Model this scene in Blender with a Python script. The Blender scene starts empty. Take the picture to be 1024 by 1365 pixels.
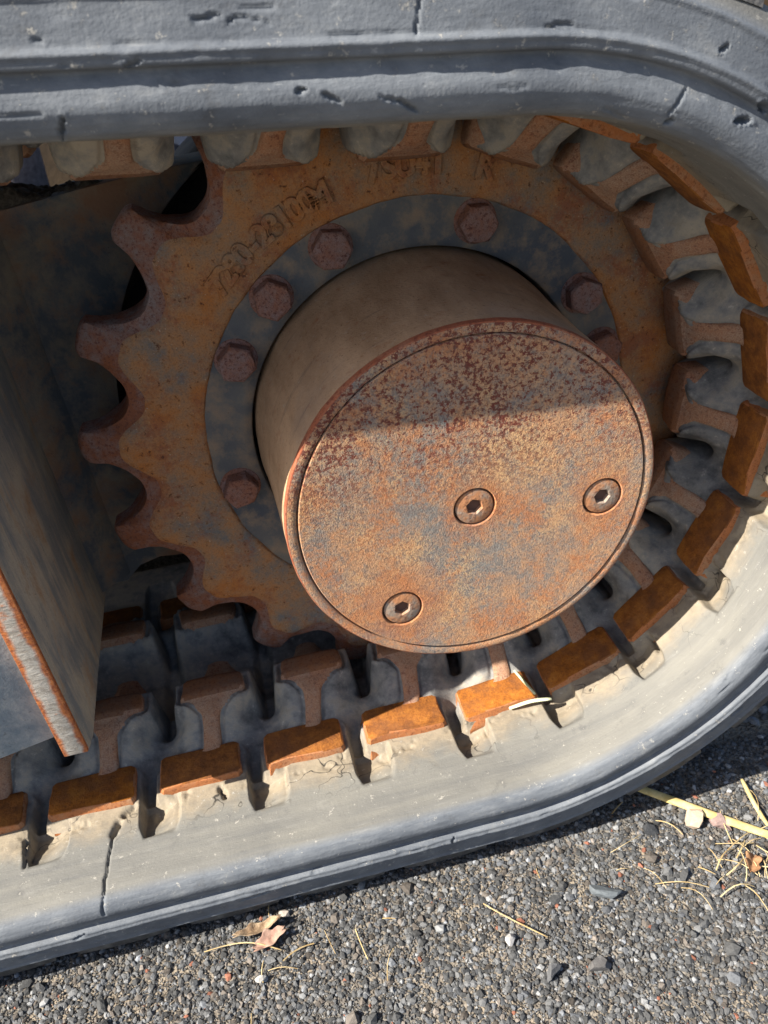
import bpy, bmesh, math, random
import numpy as np
from mathutils import Matrix, Vector

# ---------------------------------------------------------------- camera, world, sun, exposure
U = 0.1                                   # one design unit = hub radius = 0.1 m
sc = bpy.context.scene
C = sc.collection
cam_d = bpy.data.cameras.new('camera'); cam = bpy.data.objects.new('camera', cam_d); C.objects.link(cam)
yaw, pit, rol = 0.16185, 0.57544, -0.11118
f = Vector((math.sin(yaw)*math.cos(pit), math.cos(yaw)*math.cos(pit), -math.sin(pit)))
r0 = Vector((math.cos(yaw), -math.sin(yaw), 0)); u0 = r0.cross(f)
r1 = math.cos(rol)*r0 + math.sin(rol)*u0; u1 = -math.sin(rol)*r0 + math.cos(rol)*u0
M = Matrix((r1, u1, -f)).transposed().to_4x4(); M.translation = Vector((-1.058, -4.579, 2.379))*U
cam.matrix_world = M
cam_d.sensor_fit = 'HORIZONTAL'; cam_d.sensor_width = 36; cam_d.lens = 36*1110.3/1024
cam_d.clip_start = 0.01; cam_d.clip_end = 500
cam_d.dof.use_dof = True; cam_d.dof.focus_distance = 0.44; cam_d.dof.aperture_fstop = 24
sc.camera = cam

SUN_TRAVEL = Vector((1.05, 0.244, -1.0)).normalized()
to_sun = -SUN_TRAVEL
el = math.asin(to_sun.z); az = math.atan2(to_sun.x, to_sun.y)
w = bpy.data.worlds.new('World'); sc.world = w; w.use_nodes = True
nt = w.node_tree; bgn = nt.nodes['Background']
sky = nt.nodes.new('ShaderNodeTexSky'); sky.sky_type = 'NISHITA'; sky.sun_disc = False
sky.sun_elevation = el; sky.sun_rotation = az; sky.dust_density = 2.0; sky.ozone_density = 0.6
nt.links.new(sky.outputs[0], bgn.inputs[0]); bgn.inputs[1].default_value = 0.062
sun_d = bpy.data.lights.new('sun', 'SUN'); sun_d.energy = 5.0; sun_d.angle = math.radians(0.35); sun_d.color = (1.0, 0.905, 0.765)
sun = bpy.data.objects.new('sun', sun_d); C.objects.link(sun)
sun.rotation_euler = SUN_TRAVEL.to_track_quat('-Z', 'Y').to_euler(); sun.location = (-1, -1, 2)
sc.view_settings.view_transform = 'Standard'; sc.view_settings.look = 'None'
sc.view_settings.exposure = 1.30; sc.view_settings.gamma = 1.0
sc.view_settings.use_curve_mapping = False
sc.cycles.max_bounces = 6; sc.cycles.diffuse_bounces = 3; sc.cycles.glossy_bounces = 2
random.seed(7); rng = np.random.default_rng(11)
PI = math.pi

# ---------------------------------------------------------------- helpers
def link_mesh(name, verts, faces, mat=None, parent=None, smooth=True, uv=None, scale=U):
    me = bpy.data.meshes.new(name)
    v = np.asarray(verts, float)*scale
    me.from_pydata(v.tolist() if not isinstance(faces, np.ndarray) else v, [], faces if not isinstance(faces, np.ndarray) else faces)
    if uv is not None:
        l = me.uv_layers.new(name='UVMap'); idx = np.empty(len(me.loops), int); me.loops.foreach_get('vertex_index', idx)
        l.data.foreach_set('uv', np.asarray(uv)[idx].astype(np.float32).ravel())
    if smooth: me.polygons.foreach_set('use_smooth', np.ones(len(me.polygons), bool))
    me.update()
    o = bpy.data.objects.new(name, me); C.objects.link(o)
    if mat: me.materials.append(mat)
    if parent: o.parent = parent
    return o
def from_bm(name, bm, mat=None, parent=None, smooth=False, scale=U, angle=None):
    me = bpy.data.meshes.new(name); bmesh.ops.scale(bm, vec=(scale,)*3, verts=bm.verts)
    bmesh.ops.recalc_face_normals(bm, faces=bm.faces); bm.to_mesh(me); bm.free()
    if smooth: me.polygons.foreach_set('use_smooth', np.ones(len(me.polygons), bool))
    if angle: me.set_sharp_from_angle(angle=math.radians(angle))
    o = bpy.data.objects.new(name, me); C.objects.link(o)
    if mat: me.materials.append(mat)
    if parent: o.parent = parent
    return o
def empty(name, loc=(0, 0, 0)):
    o = bpy.data.objects.new(name, None); C.objects.link(o); o.location = Vector(loc)*U; o.empty_display_size = .02
    return o
def tag(o, label, cat, group=None):
    o['label'] = label; o['category'] = cat
    if group: o['group'] = group
    return o
def grid_faces(n, m, wrap_n=False, wrap_m=False):
    i = np.arange(n if wrap_n else n-1); j = np.arange(m if wrap_m else m-1)
    I, J = np.meshgrid(i, j, indexing='ij')
    a = I*m+J; b = ((I+1) % n)*m+J; c = ((I+1) % n)*m+(J+1) % m; d = I*m+(J+1) % m
    return np.stack([a, b, c, d], -1).reshape(-1, 4)
def hash3(ix, iy, iz):
    h = (ix.astype(np.int64)*374761393 + iy.astype(np.int64)*668265263 + iz.astype(np.int64)*2147483647) & 0xffffffff
    h = ((h ^ (h >> 13))*1274126177) & 0xffffffff
    return ((h ^ (h >> 16)) & 0xffff)/65535.0
def vnoise(p):
    i = np.floor(p).astype(np.int64); t = p-i; t = t*t*(3-2*t); r = 0
    for dx in (0, 1):
        for dy in (0, 1):
            for dz in (0, 1):
                wgt = (t[:, 0] if dx else 1-t[:, 0])*(t[:, 1] if dy else 1-t[:, 1])*(t[:, 2] if dz else 1-t[:, 2])
                r = r+wgt*hash3(i[:, 0]+dx, i[:, 1]+dy, i[:, 2]+dz)
    return r
def fbm(p, sc_, oct_=4):
    a = 1.; s = 0; n = 0; q = np.asarray(p, float)*sc_
    for k in range(oct_):
        s = s+a*(vnoise(q+17.3*k)-.5); n += a; a *= .5; q = q*2.03
    return s/n*2
def sstep(a, b, x):
    t = np.clip((x-a)/(b-a), 0, 1); return t*t*(3-2*t)
def roughen(o, amp, scale, oct_=3):
    me = o.data; n = len(me.vertices); co = np.empty(n*3); nm = np.empty(n*3)
    me.vertices.foreach_get('co', co); me.vertices.foreach_get('normal', nm)
    co = co.reshape(-1, 3); nm = nm.reshape(-1, 3)
    co += nm*(fbm(co/U, scale, oct_)*amp*U)[:, None]
    me.vertices.foreach_set('co', co.ravel()); me.update()

# ---------------------------------------------------------------- materials
class NB:
    def __init__(s, name, uv=False, k=1/U):
        s.m = bpy.data.materials.new(name); s.m.use_nodes = True; s.t = s.m.node_tree
        s.b = s.t.nodes['Principled BSDF']
        tc = s.n('ShaderNodeTexCoord'); mp = s.n('ShaderNodeMapping'); s.l(tc.outputs['Object'], mp.inputs[0])
        mp.inputs['Scale'].default_value = (k, k, k); s.vec = mp.outputs[0]; s.uvo = tc.outputs['UV']
        s.mp = mp
    def n(s, t): return s.t.nodes.new(t)
    def l(s, a, b): s.t.links.new(a, b)
    def jitter(s):                           # a different offset of the pattern for each copy
        oi = s.n('ShaderNodeObjectInfo'); m = s.n('ShaderNodeMath'); m.operation = 'MULTIPLY'; m.inputs[1].default_value = 57.
        s.l(oi.outputs['Random'], m.inputs[0]); c = s.n('ShaderNodeCombineXYZ')
        for i in range(3): s.l(m.outputs[0], c.inputs[i])
        s.l(c.outputs[0], s.mp.inputs['Location'])
    def stretch(s, vec, sx, sy, sz):
        mp = s.n('ShaderNodeMapping'); s.l(vec, mp.inputs[0]); mp.inputs['Scale'].default_value = (sx, sy, sz); return mp.outputs[0]
    def noise(s, scale, det=5, rough=.6, vec=None, dist=0.):
        x = s.n('ShaderNodeTexNoise'); x.inputs['Scale'].default_value = scale; x.inputs['Detail'].default_value = det
        x.inputs['Roughness'].default_value = rough; x.inputs['Distortion'].default_value = dist
        s.l(vec or s.vec, x.inputs['Vector']); return x.outputs['Fac']
    def voro(s, scale, vec=None, feat='F1', out='Distance'):
        x = s.n('ShaderNodeTexVoronoi'); x.feature = feat; x.inputs['Scale'].default_value = scale
        s.l(vec or s.vec, x.inputs['Vector']); return x.outputs[out]
    def ramp(s, fac, stops, interp='LINEAR'):
        x = s.n('ShaderNodeValToRGB'); cr = x.color_ramp; cr.interpolation = interp
        while len(cr.elements) < len(stops): cr.elements.new(.5)
        for e, (p, c) in zip(cr.elements, stops):
            e.position = p; e.color = (c, c, c, 1) if isinstance(c, (int, float)) else (*c, 1)
        s.l(fac, x.inputs[0]); return x.outputs[0]
    def mix(s, fac, a, b, mode='MIX'):
        x = s.n('ShaderNodeMix'); x.data_type = 'RGBA'; x.blend_type = mode
        for sock, v in ((x.inputs[0], fac), (x.inputs[6], a), (x.inputs[7], b)):
            if isinstance(v, (int, float)): sock.default_value = v if sock == x.inputs[0] else (v, v, v, 1)
            elif isinstance(v, tuple): sock.default_value = (*v, 1)
            else: s.l(v, sock)
        return x.outputs[2]
    def math(s, op, a, b=0., clamp=False):
        x = s.n('ShaderNodeMath'); x.operation = op; x.use_clamp = clamp
        for i, v in enumerate((a, b)):
            if isinstance(v, (int, float)): x.inputs[i].default_value = v
            else: s.l(v, x.inputs[i])
        return x.outputs[0]
    def bump(s, h, dist, strength=1., prev=None):
        x = s.n('ShaderNodeBump'); x.inputs['Distance'].default_value = dist; x.inputs['Strength'].default_value = strength
        s.l(h, x.inputs['Height'])
        if prev: s.l(prev, x.inputs['Normal'])
        return x.outputs[0]
    def done(s, col, rough=.8, nrm=None, metal=0., spec=.4):
        for k, v in (('Base Color', col), ('Roughness', rough), ('Metallic', metal), ('Specular IOR Level', spec)):
            if isinstance(v, (int, float)): s.b.inputs[k].default_value = v
            elif isinstance(v, tuple): s.b.inputs[k].default_value = (*v, 1)
            else: s.l(v, s.b.inputs[k])
        if nrm: s.l(nrm, s.b.inputs['Normal'])
        return s.m

def rust_material(name, base, rust, dark, patch=.5, fine=1., dust=None, bump=.0005, jit=False, dustamt=.3):
    m = NB(name)
    if jit: m.jitter()
    big = m.noise(1.6, 6, .65, dist=.4); mid = m.noise(9*fine, 6, .7); fin = m.noise(38*fine, 4, .7); grit = m.noise(110*fine, 2, .6)
    a = m.math('ADD', m.math('MULTIPLY', big, .55), m.math('MULTIPLY', mid, .45))
    mask = m.ramp(a, [(patch-.09, 0.), (patch+.07, 1.)])
    c = m.mix(mask, base, rust)
    c = m.mix(m.ramp(fin, [(.52, 0.), (.64, .85)]), c, dark)
    if dust: c = m.mix(m.ramp(m.math('MULTIPLY', m.noise(3.1, 5, .6), m.math('ADD', grit, .5)), [(.38, 0.), (.7, dustamt)]), c, dust)
    c = m.mix(m.ramp(grit, [(.3, .35), (.6, 0.)]), c, dark)
    h = m.math('ADD', m.math('MULTIPLY', fin, .6), m.math('MULTIPLY', grit, .4)); h = m.math('ADD', h, m.math('MULTIPLY', mask, .18))
    n = m.bump(h, bump, 1.)
    return m.done(c, m.ramp(mid, [(.3, .62), (.7, .92)]), n, spec=.3)

MAT = {}
# hub face: pitted grey paint under tan rust and dark red specks
m = NB('rusted_cover')
big = m.noise(1.9, 4, .6, dist=.3); mid = m.noise(9, 6, .78); fin = m.noise(40, 4, .75); grit = m.noise(95, 2, .6); spots = m.noise(42, 4, .8)
a = m.math('ADD', m.math('MULTIPLY', big, .34), m.math('ADD', m.math('MULTIPLY', mid, .38), m.math('MULTIPLY', fin, .28)))
c = m.mix(m.ramp(a, [(.42, 0.), (.55, 1.)]), (.255, .25, .24), (.52, .31, .18))
c = m.mix(m.ramp(m.math('ADD', m.math('MULTIPLY', m.noise(4., 6, .75), .7), m.math('MULTIPLY', fin, .3)), [(.49, 0.), (.60, .8)]), c, (.50, .205, .09))
c = m.mix(m.ramp(m.math('ADD', m.math('MULTIPLY', m.noise(2.6, 6, .75), .6), m.math('MULTIPLY', grit, .4)), [(.52, 0.), (.64, .6)]), c, (.64, .44, .23))
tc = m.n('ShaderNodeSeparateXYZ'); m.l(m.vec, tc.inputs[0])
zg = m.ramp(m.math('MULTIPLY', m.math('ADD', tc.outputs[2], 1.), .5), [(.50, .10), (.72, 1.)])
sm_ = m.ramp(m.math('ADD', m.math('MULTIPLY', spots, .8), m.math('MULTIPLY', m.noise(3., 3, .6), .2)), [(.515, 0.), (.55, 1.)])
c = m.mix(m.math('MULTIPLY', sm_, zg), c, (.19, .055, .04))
c = m.mix(m.ramp(fin, [(.34, .5), (.46, 0.)]), c, (.20, .14, .11))
c = m.mix(m.ramp(grit, [(.38, .4), (.52, 0.)]), c, (.13, .09, .075))
for hx_, hz_, rr_ in ((-.445, -.565, .30), (.705, -.10, .20), (0., 0., .19)):    # rust bled out of the screw holes
    vd = m.n('ShaderNodeVectorMath'); vd.operation = 'DISTANCE'; m.l(m.vec, vd.inputs[0]); vd.inputs[1].default_value = (hx_, -1.088, hz_)
    mk = m.ramp(m.math('ADD', vd.outputs['Value'], m.math('MULTIPLY', m.math('SUBTRACT', mid, .5), .5)), [(.08, .75), (rr_, 0.)])
    c = m.mix(mk, c, m.ramp(fin, [(.4, (.36, .12, .045)), (.6, (.55, .24, .10))]))
sc_ = m.noise(6, 3, .7, vec=m.stretch(m.vec, 9, 1, .6)); c = m.mix(m.ramp(sc_, [(.66, 0.), (.72, .35)]), c, (.30, .29, .28))
h = m.math('ADD', m.math('MULTIPLY', m.noise(75, 2, .6), .4), m.math('MULTIPLY', m.noise(140, 2, .6), .6))
m.b.inputs['Diffuse Roughness'].default_value = 1.
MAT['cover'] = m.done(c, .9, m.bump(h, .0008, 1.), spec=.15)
# hub drum: dusty brown
m = NB('dusty_drum')
v2 = m.stretch(m.vec, 1, .35, 1)
a = m.noise(2.2, 6, .6); g = m.noise(60, 3, .6); st = m.noise(5, 5, .65, vec=v2)
c = m.mix(m.ramp(st, [(.35, 0.), (.65, 1.)]), (.37, .235, .14), (.53, .355, .225))
c = m.mix(m.ramp(m.noise(7, 6, .75), [(.56, 0.), (.7, .8)]), c, (.33, .15, .075))
c = m.mix(m.ramp(g, [(.60, 0.), (.74, .7)]), c, (.12, .06, .04))
c = m.mix(m.ramp(m.noise(1.1, 5, .6), [(.48, 0.), (.66, .5)]), c, (.27, .225, .195))
c = m.mix(m.ramp(m.noise(2.4, 6, .7, vec=m.stretch(m.vec, 1, 6, 1)), [(.58, 0.), (.70, .5)]), c, (.16, .12, .10))
c = m.mix(m.ramp(m.noise(26, 4, .75), [(.60, 0.), (.66, .5)]), c, (.45, .37, .29))
yy_ = m.n('ShaderNodeSeparateXYZ'); m.l(m.vec, yy_.inputs[0])
c = m.mix(m.ramp(m.math('ADD', m.math('MULTIPLY', yy_.outputs[1], -1.), m.math('MULTIPLY', m.noise(9, 5, .7), .12)), [(1.05, 0.), (1.10, .9)] if False else [(.98, 0.), (1., 0.)]), c, (.26, .09, .05))
MAT['drum'] = m.done(c, .88, m.bump(m.math('ADD', g, m.math('MULTIPLY', a, .6)), .00035, .7), spec=.2)
m = NB('rusted_sprocket')
big = m.noise(1.4, 5, .65, dist=.5); mid = m.noise(5.5, 6, .75); fin = m.noise(36, 4, .75); grit = m.noise(100, 2, .6); pits = m.noise(22, 4, .8)
a = m.math('ADD', m.math('MULTIPLY', big, .5), m.math('MULTIPLY', mid, .5))
c = m.ramp(a, [(.39, (.16, .165, .17)), (.45, (.28, .195, .135)), (.52, (.40, .205, .095)), (.60, (.44, .17, .05))])
c = m.mix(m.ramp(m.math('ADD', m.math('MULTIPLY', m.noise(2.3, 6, .75), .7), m.math('MULTIPLY', fin, .3)), [(.50, 0.), (.59, .75)]), c, (.28, .095, .05))
c = m.mix(m.ramp(pits, [(.60, 0.), (.66, .85)]), c, (.10, .04, .03))
c = m.mix(m.ramp(grit, [(.36, .35), (.52, 0.)]), c, (.13, .085, .06))
c = m.mix(m.ramp(m.noise(60, 2, .5), [(.68, 0.), (.74, .7)]), c, (.45, .36, .27))
h = m.math('ADD', m.math('ADD', m.math('MULTIPLY', fin, .5), m.math('MULTIPLY', grit, .3)), m.math('MULTIPLY', m.ramp(pits, [(.58, 1.), (.68, 0.)]), .5))
MAT['sprocket'] = m.done(c, .85, m.bump(h, .0006, 1.), spec=.25)
MAT['sprocket_tooth'] = rust_material('worn_tooth', (.24, .195, .19), (.27, .10, .05), (.12, .045, .035), patch=.485, fine=1.6, bump=.0008)
MAT['bolt'] = rust_material('rusted_bolt', (.26, .20, .20), (.30, .135, .09), (.10, .035, .028), patch=.50, fine=1.5, bump=.0009, jit=True)
MAT['letters'] = rust_material('rusted_letters', (.28, .19, .13), (.33, .15, .08), (.13, .05, .03), patch=.4, fine=1.3)
MAT['core'] = rust_material('rusted_core', (.30, .21, .16), (.37, .18, .10), (.16, .055, .035), patch=.48, fine=1.2, bump=.0006, jit=True, dust=(.42, .31, .22), dustamt=.6)
# bright orange wear pads
m = NB('orange_wear_pad'); m.jitter()
a = m.noise(4, 6, .7); g = m.noise(45, 4, .75); b_ = m.noise(9, 6, .75)
c = m.ramp(b_, [(.3, (.14, .048, .014)), (.5, (.32, .11, .016)), (.70, (.45, .185, .032))])
c = m.mix(m.ramp(a, [(.46, 0.), (.62, .75)]), c, (.17, .07, .03))
c = m.mix(m.ramp(g, [(.56, 0.), (.68, .8)]), c, (.15, .05, .018))
oi_ = m.n('ShaderNodeObjectInfo'); c = m.mix(m.ramp(oi_.outputs['Random'], [(0., 0.), (1., .55)]), c, m.mix(m.ramp(b_, [(.4, 0.), (.6, 1.)]), (.10, .045, .025), (.26, .105, .035)))
MAT['pad'] = m.done(c, .85, m.bump(m.math('ADD', g, m.math('MULTIPLY', b_, .8)), .0009, .9), spec=.2)
MAT['head'] = rust_material('head_crest', (.19, .12, .085), (.25, .11, .05), (.13, .05, .03), patch=.5, fine=1.3, jit=True)
MAT['pad_side'] = rust_material('pad_side', (.36, .22, .13), (.42, .16, .06), (.20, .07, .03), patch=.46, fine=1.4, jit=True)
# painted flange: dark blue grey paint with rust bleeding
m = NB('blue_grey_flange')
a = m.noise(1.7, 6, .6); b_ = m.noise(7, 6, .7); g = m.noise(60, 3, .6)
c = m.mix(m.ramp(a, [(.38, 0.), (.62, 1.)]), (.075, .09, .115), (.17, .165, .155))
c = m.mix(m.ramp(b_, [(.46, 0.), (.66, .85)]), c, (.28, .21, .15))
c = m.mix(m.ramp(g, [(.66, 0.), (.74, .6)]), c, (.10, .05, .035))
MAT['flange'] = m.done(c, .72, m.bump(m.math('ADD', b_, g), .0003, .6), spec=.3)
# frame paint: blue grey streaked with dust and rust
def frame_material(name, sx, sy, sz, base, dusty, rust, ruststop=.6):
    m = NB(name); vs = m.stretch(m.vec, sx, sy, sz)
    a = m.noise(1.5, 7, .65); st = m.noise(4, 6, .7, vec=vs, dist=.3); st2 = m.noise(14, 5, .7, vec=vs); g = m.noise(55, 3, .65)
    c = m.mix(m.ramp(m.math('ADD', m.math('MULTIPLY', a, .5), m.math('MULTIPLY', st, .5)), [(.44, 0.), (.56, 1.)]), base, dusty)
    c = m.mix(m.ramp(st2, [(.5, 0.), (.75, .5)]), c, dusty)
    c = m.mix(m.ramp(m.math('ADD', m.math('MULTIPLY', m.noise(3.3, 6, .7), .6), m.math('MULTIPLY', st, .4)), [(ruststop-.06, 0.), (ruststop+.08, .85)]), c, rust)
    c = m.mix(m.ramp(g, [(.62, 0.), (.72, .5)]), c, (.05, .045, .045))
    return m.done(c, m.ramp(a, [(.3, .6), (.7, .9)]), m.bump(m.math('ADD', g, m.math('MULTIPLY', st2, .7)), .0004, .7), spec=.3)
MAT['frame_side'] = frame_material('frame_side_paint', 1, 2.2, .35, (.20, .215, .225), (.40, .36, .295), (.32, .19, .10), .58)
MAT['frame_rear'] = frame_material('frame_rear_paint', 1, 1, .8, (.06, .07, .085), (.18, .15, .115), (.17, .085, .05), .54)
MAT['frame_front'] = frame_material('frame_front_paint', 1, 1, 1, (.17, .215, .26), (.36, .385, .40), (.44, .38, .3), .60)
# torch-cut plate edge
m = NB('torch_cut_edge'); vs = m.stretch(m.vec, 1.2, 1, 5)
st = m.noise(7, 6, .75, vec=vs, dist=.8); b_ = m.noise(4, 6, .7); g = m.noise(50, 3, .6)
sp = m.n('ShaderNodeSeparateXYZ'); m.l(m.vec, sp.inputs[0])
low = m.ramp(m.math('ADD', m.math('MULTIPLY', sp.outputs[2], -.55), m.math('MULTIPLY', b_, .5)), [(.48, 0.), (.60, .95)])
rm = m.ramp(m.math('ADD', m.math('MULTIPLY', b_, .7), m.math('MULTIPLY', st, .3)), [(.56, 0.), (.62, .8)])
ex = m.math('ADD', sp.outputs[0], m.math('MULTIPLY', m.math('SUBTRACT', sp.outputs[2], 0.), .041))     # distance across the slanting edge
eg = m.math('ABSOLUTE', m.math('ADD', ex, .07)); em = m.ramp(m.math('ADD', eg, m.math('MULTIPLY', m.math('SUBTRACT', b_, .5), .10)), [(.030, 0.), (.050, .95)])
c = m.mix(m.ramp(st, [(.40, 0.), (.60, 1.)]), (.31, .285, .255), (.50, .485, .455))
c = m.mix(m.math('MAXIMUM', m.math('MAXIMUM', rm, em), low), c, m.ramp(g, [(.35, (.28, .07, .02)), (.65, (.52, .17, .045))]))
MAT['cut_edge'] = m.done(c, .75, m.bump(m.math('ADD', st, m.math('MULTIPLY', g, .3)), .0009, .8), spec=.3)
# rubber: UV = (distance along belt, position across the belt)
def rubber(name):
    m = NB(name)
    uvv = m.n('ShaderNodeSeparateXYZ'); m.l(m.uvo, uvv.inputs[0]); v = uvv.outputs[1]
    sv = m.stretch(m.uvo, .35, 4., 1); sv2 = m.stretch(m.uvo, 1.6, 9., 1); sv3 = m.stretch(m.uvo, 3., 40., 1)
    a = m.noise(1.3, 4, .62); st = m.noise(2.5, 4, .65, vec=sv); st2 = m.noise(3, 4, .7, vec=sv2); st3 = m.noise(4, 3, .7, vec=sv3); b_ = m.noise(10, 5, .7); g = m.noise(70, 2, .6)
    wallm = m.ramp(m.math('ADD', v, 2.), [(.560, 1.), (.605, 0.)])            # 1 on the side wall, 0 on the inner face
    dusty = m.mix(m.ramp(m.math('ADD', m.math('MULTIPLY', a, .4), m.math('MULTIPLY', st, .6)), [(.30, 0.), (.70, 1.)]), (.115, .12, .125), (.205, .205, .19))
    clean = m.mix(m.ramp(m.math('ADD', m.math('MULTIPLY', a, .5), m.math('MULTIPLY', st2, .5)), [(.34, 0.), (.68, 1.)]), (.085, .10, .126), (.185, .208, .24))
    clean = m.mix(m.ramp(st3, [(.66, 0.), (.74, .5)]), clean, (.36, .38, .40))
    c = m.mix(wallm, dusty, clean)
    c = m.mix(m.ramp(st2, [(.56, 0.), (.72, .22)]), c, (.31, .315, .31))
    # tan soil caught between lip and pads (v is the belt's y in design units)
    band = m.math('ADD', v, m.math('MULTIPLY', m.math('SUBTRACT', m.noise(3.2, 5, .65), .5), .45))
    soil = m.ramp(m.math('ADD', band, 1.5), [(.42, 0.), (.58, .8), (.74, .75), (.86, .0)])
    c = m.mix(soil, c, m.ramp(b_, [(.35, (.20, .17, .13)), (.65, (.34, .285, .205))]))
    inner = m.ramp(m.math('ADD', v, 1.), [(.20, 0.), (.34, 1.)])
    c = m.mix(m.math('MULTIPLY', inner, .85), c, m.ramp(m.math('ADD', m.math('MULTIPLY', b_, .5), m.math('MULTIPLY', a, .5)), [(.38, (.075, .08, .088)), (.50, (.22, .22, .22)), (.60, (.38, .34, .28))]))
    c = m.mix(m.ramp(b_, [(.58, 0.), (.72, .5)]), c, (.07, .073, .08))
    c = m.mix(m.ramp(m.noise(20, 4, .8), [(.62, 0.), (.68, .55)]), c, (.44, .43, .40))
    # fine dry cracks in the rim next to the pads
    wv = m.n('ShaderNodeVectorMath'); wv.operation = 'ADD'; m.l(m.vec, wv.inputs[0])
    nv_ = m.n('ShaderNodeTexNoise'); nv_.inputs['Scale'].default_value = 6; m.l(m.vec, nv_.inputs['Vector']); sc3 = m.n('ShaderNodeVectorMath'); sc3.operation = 'SCALE'; sc3.inputs['Scale'].default_value = .35; m.l(nv_.outputs['Color'], sc3.inputs[0]); m.l(sc3.outputs[0], wv.inputs[1])
    ck = m.ramp(m.voro(3.4, vec=wv.outputs[0], feat='DISTANCE_TO_EDGE'), [(.006, 1.), (.018, 0.)])
    rimz = m.ramp(m.math('ADD', v, 1.5), [(.34, 0.), (.50, 1.), (.66, 1.), (.74, 0.)])
    ck = m.math('MULTIPLY', m.math('MULTIPLY', ck, rimz), m.ramp(m.noise(1.8, 3, .6), [(.48, 0.), (.58, 1.)]))
    c = m.mix(ck, c, (.035, .033, .03))
    nrm = m.bump(m.math('ADD', m.math('MULTIPLY', st2, .6), m.math('ADD', m.math('ADD', m.math('MULTIPLY', b_, .16), m.math('MULTIPLY', st3, .45)), m.math('MULTIPLY', g, .35))), .0007, .7)
    return m.done(c, m.ramp(b_, [(.3, .55), (.7, .85)]), nrm, spec=.35)
MAT['rubber'] = rubber('weathered_rubber')
m = NB('tread_rubber'); b_ = m.noise(9, 6, .7); g = m.noise(60, 3, .6)
c = m.mix(m.ramp(b_, [(.4, 0.), (.68, 1.)]), (.05, .052, .056), (.15, .15, .15))
MAT['tread'] = m.done(c, .62, m.bump(m.math('ADD', b_, m.math('MULTIPLY', g, .5)), .001, .7), spec=.4)
m = NB('screw_metal'); m.jitter(); b_ = m.noise(9, 6, .7); g = m.noise(50, 3, .6)
c = m.mix(m.ramp(b_, [(.38, 0.), (.54, 1.)]), (.30, .25, .21), (.42, .20, .10))
c = m.mix(m.ramp(g, [(.56, 0.), (.66, .7)]), c, (.20, .08, .05))
MAT['screw'] = m.done(c, .75, m.bump(g, .0006, .8), spec=.3)
m = NB('dark_recess'); MAT['dark'] = m.done((.13, .075, .06), .9)
m = NB('weld_bead'); g = m.noise(30, 4, .7); MAT['weld'] = m.done(m.ramp(g, [(.35, (.40, .37, .33)), (.65, (.72, .70, .66))]), .6, m.bump(g, .001, .8))
# ground
m = NB('grit_ground')
g = m.noise(34, 5, .7); vo = m.voro(26); vo2 = m.voro(60)
c = m.mix(m.ramp(g, [(.35, 0.), (.65, 1.)]), (.08, .076, .072), (.20, .19, .175))
c = m.mix(m.ramp(m.noise(2., 5, .6), [(.42, 0.), (.66, .8)]), c, (.27, .23, .18))
MAT['ground'] = m.done(c, .95, m.bump(m.math('ADD', m.math('MULTIPLY', vo, .7), m.math('MULTIPLY', vo2, .4)), .004, 1.), spec=.2)
def attr_mat(name, bump=.0006, rough=.9):
    m = NB(name); at = m.n('ShaderNodeAttribute'); at.attribute_name = 'Col'
    g = m.noise(70, 4, .7); c = m.mix(m.ramp(g, [(.3, .55), (.7, 0.)]), at.outputs['Color'], m.mix(1., at.outputs['Color'], .45, 'MULTIPLY'))
    return m.done(c, rough, m.bump(g, bump, .8), spec=.25)
MAT['gravel'] = attr_mat('gravel_stone')
def simple(name, c1, c2, scale=12, bump=.0005, rough=.85):
    m = NB(name); g = m.noise(scale, 6, .7)
    return m.done(m.ramp(g, [(.35, c1), (.65, c2)]), rough, m.bump(g, bump, .8), spec=.25)
MAT['straw'] = simple('dry_straw', (.46, .35, .13), (.70, .58, .30), 9)
MAT['pale_straw'] = simple('pale_straw', (.50, .60, .34), (.74, .70, .56), 9)
MAT['leaf'] = simple('dry_leaf', (.20, .13, .08), (.42, .33, .23), 18, .0015)
MAT['grass'] = simple('dry_grass', (.30, .20, .08), (.62, .52, .31), 5)
MAT['wood'] = simple('weathered_wood', (.06, .055, .065), (.15, .14, .155), 10, .002)
MAT['blue'] = simple('blue_plastic', (.002, .006, .016), (.004, .010, .028), 5, .0003, .85)
MAT['soil'] = simple('dark_soil', (.02, .017, .015), (.10, .085, .07), 25, .003)
MAT['bank'] = simple('shaded_brown_bank', (.016, .010, .005), (.03, .019, .009), 6, .002)  # brown darkened so the colour carries the bank's shade
MAT['roller'] = rust_material('roller_rust', (.25, .2, .17), (.34, .2, .12), (.15, .07, .05), patch=.5)

# ---------------------------------------------------------------- ground
GZ = -2.515
gn = 60
gx = np.concatenate([-np.geomspace(250, 6, 12), np.linspace(-5.5, 5.5, gn), np.geomspace(6, 250, 12)])
gy = np.concatenate([-np.geomspace(250, 6, 12), np.linspace(-5.5, 5.5, gn), np.geomspace(6, 250, 12)])
GX, GY = np.meshgrid(gx, gy, indexing='ij'); gp = np.stack([GX.ravel(), GY.ravel(), 0*GX.ravel()], -1)
def ground_z(x, y):
    p = np.stack([x, y, 0*x], -1)
    return GZ + .035*fbm(p, .9, 3)*(np.abs(x) < 7) - .0*x
gp[:, 2] = ground_z(gp[:, 0], gp[:, 1])
o = link_mesh('ground', gp, grid_faces(len(gx), len(gy)).tolist(), MAT['ground']); o['kind'] = 'structure'

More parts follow.
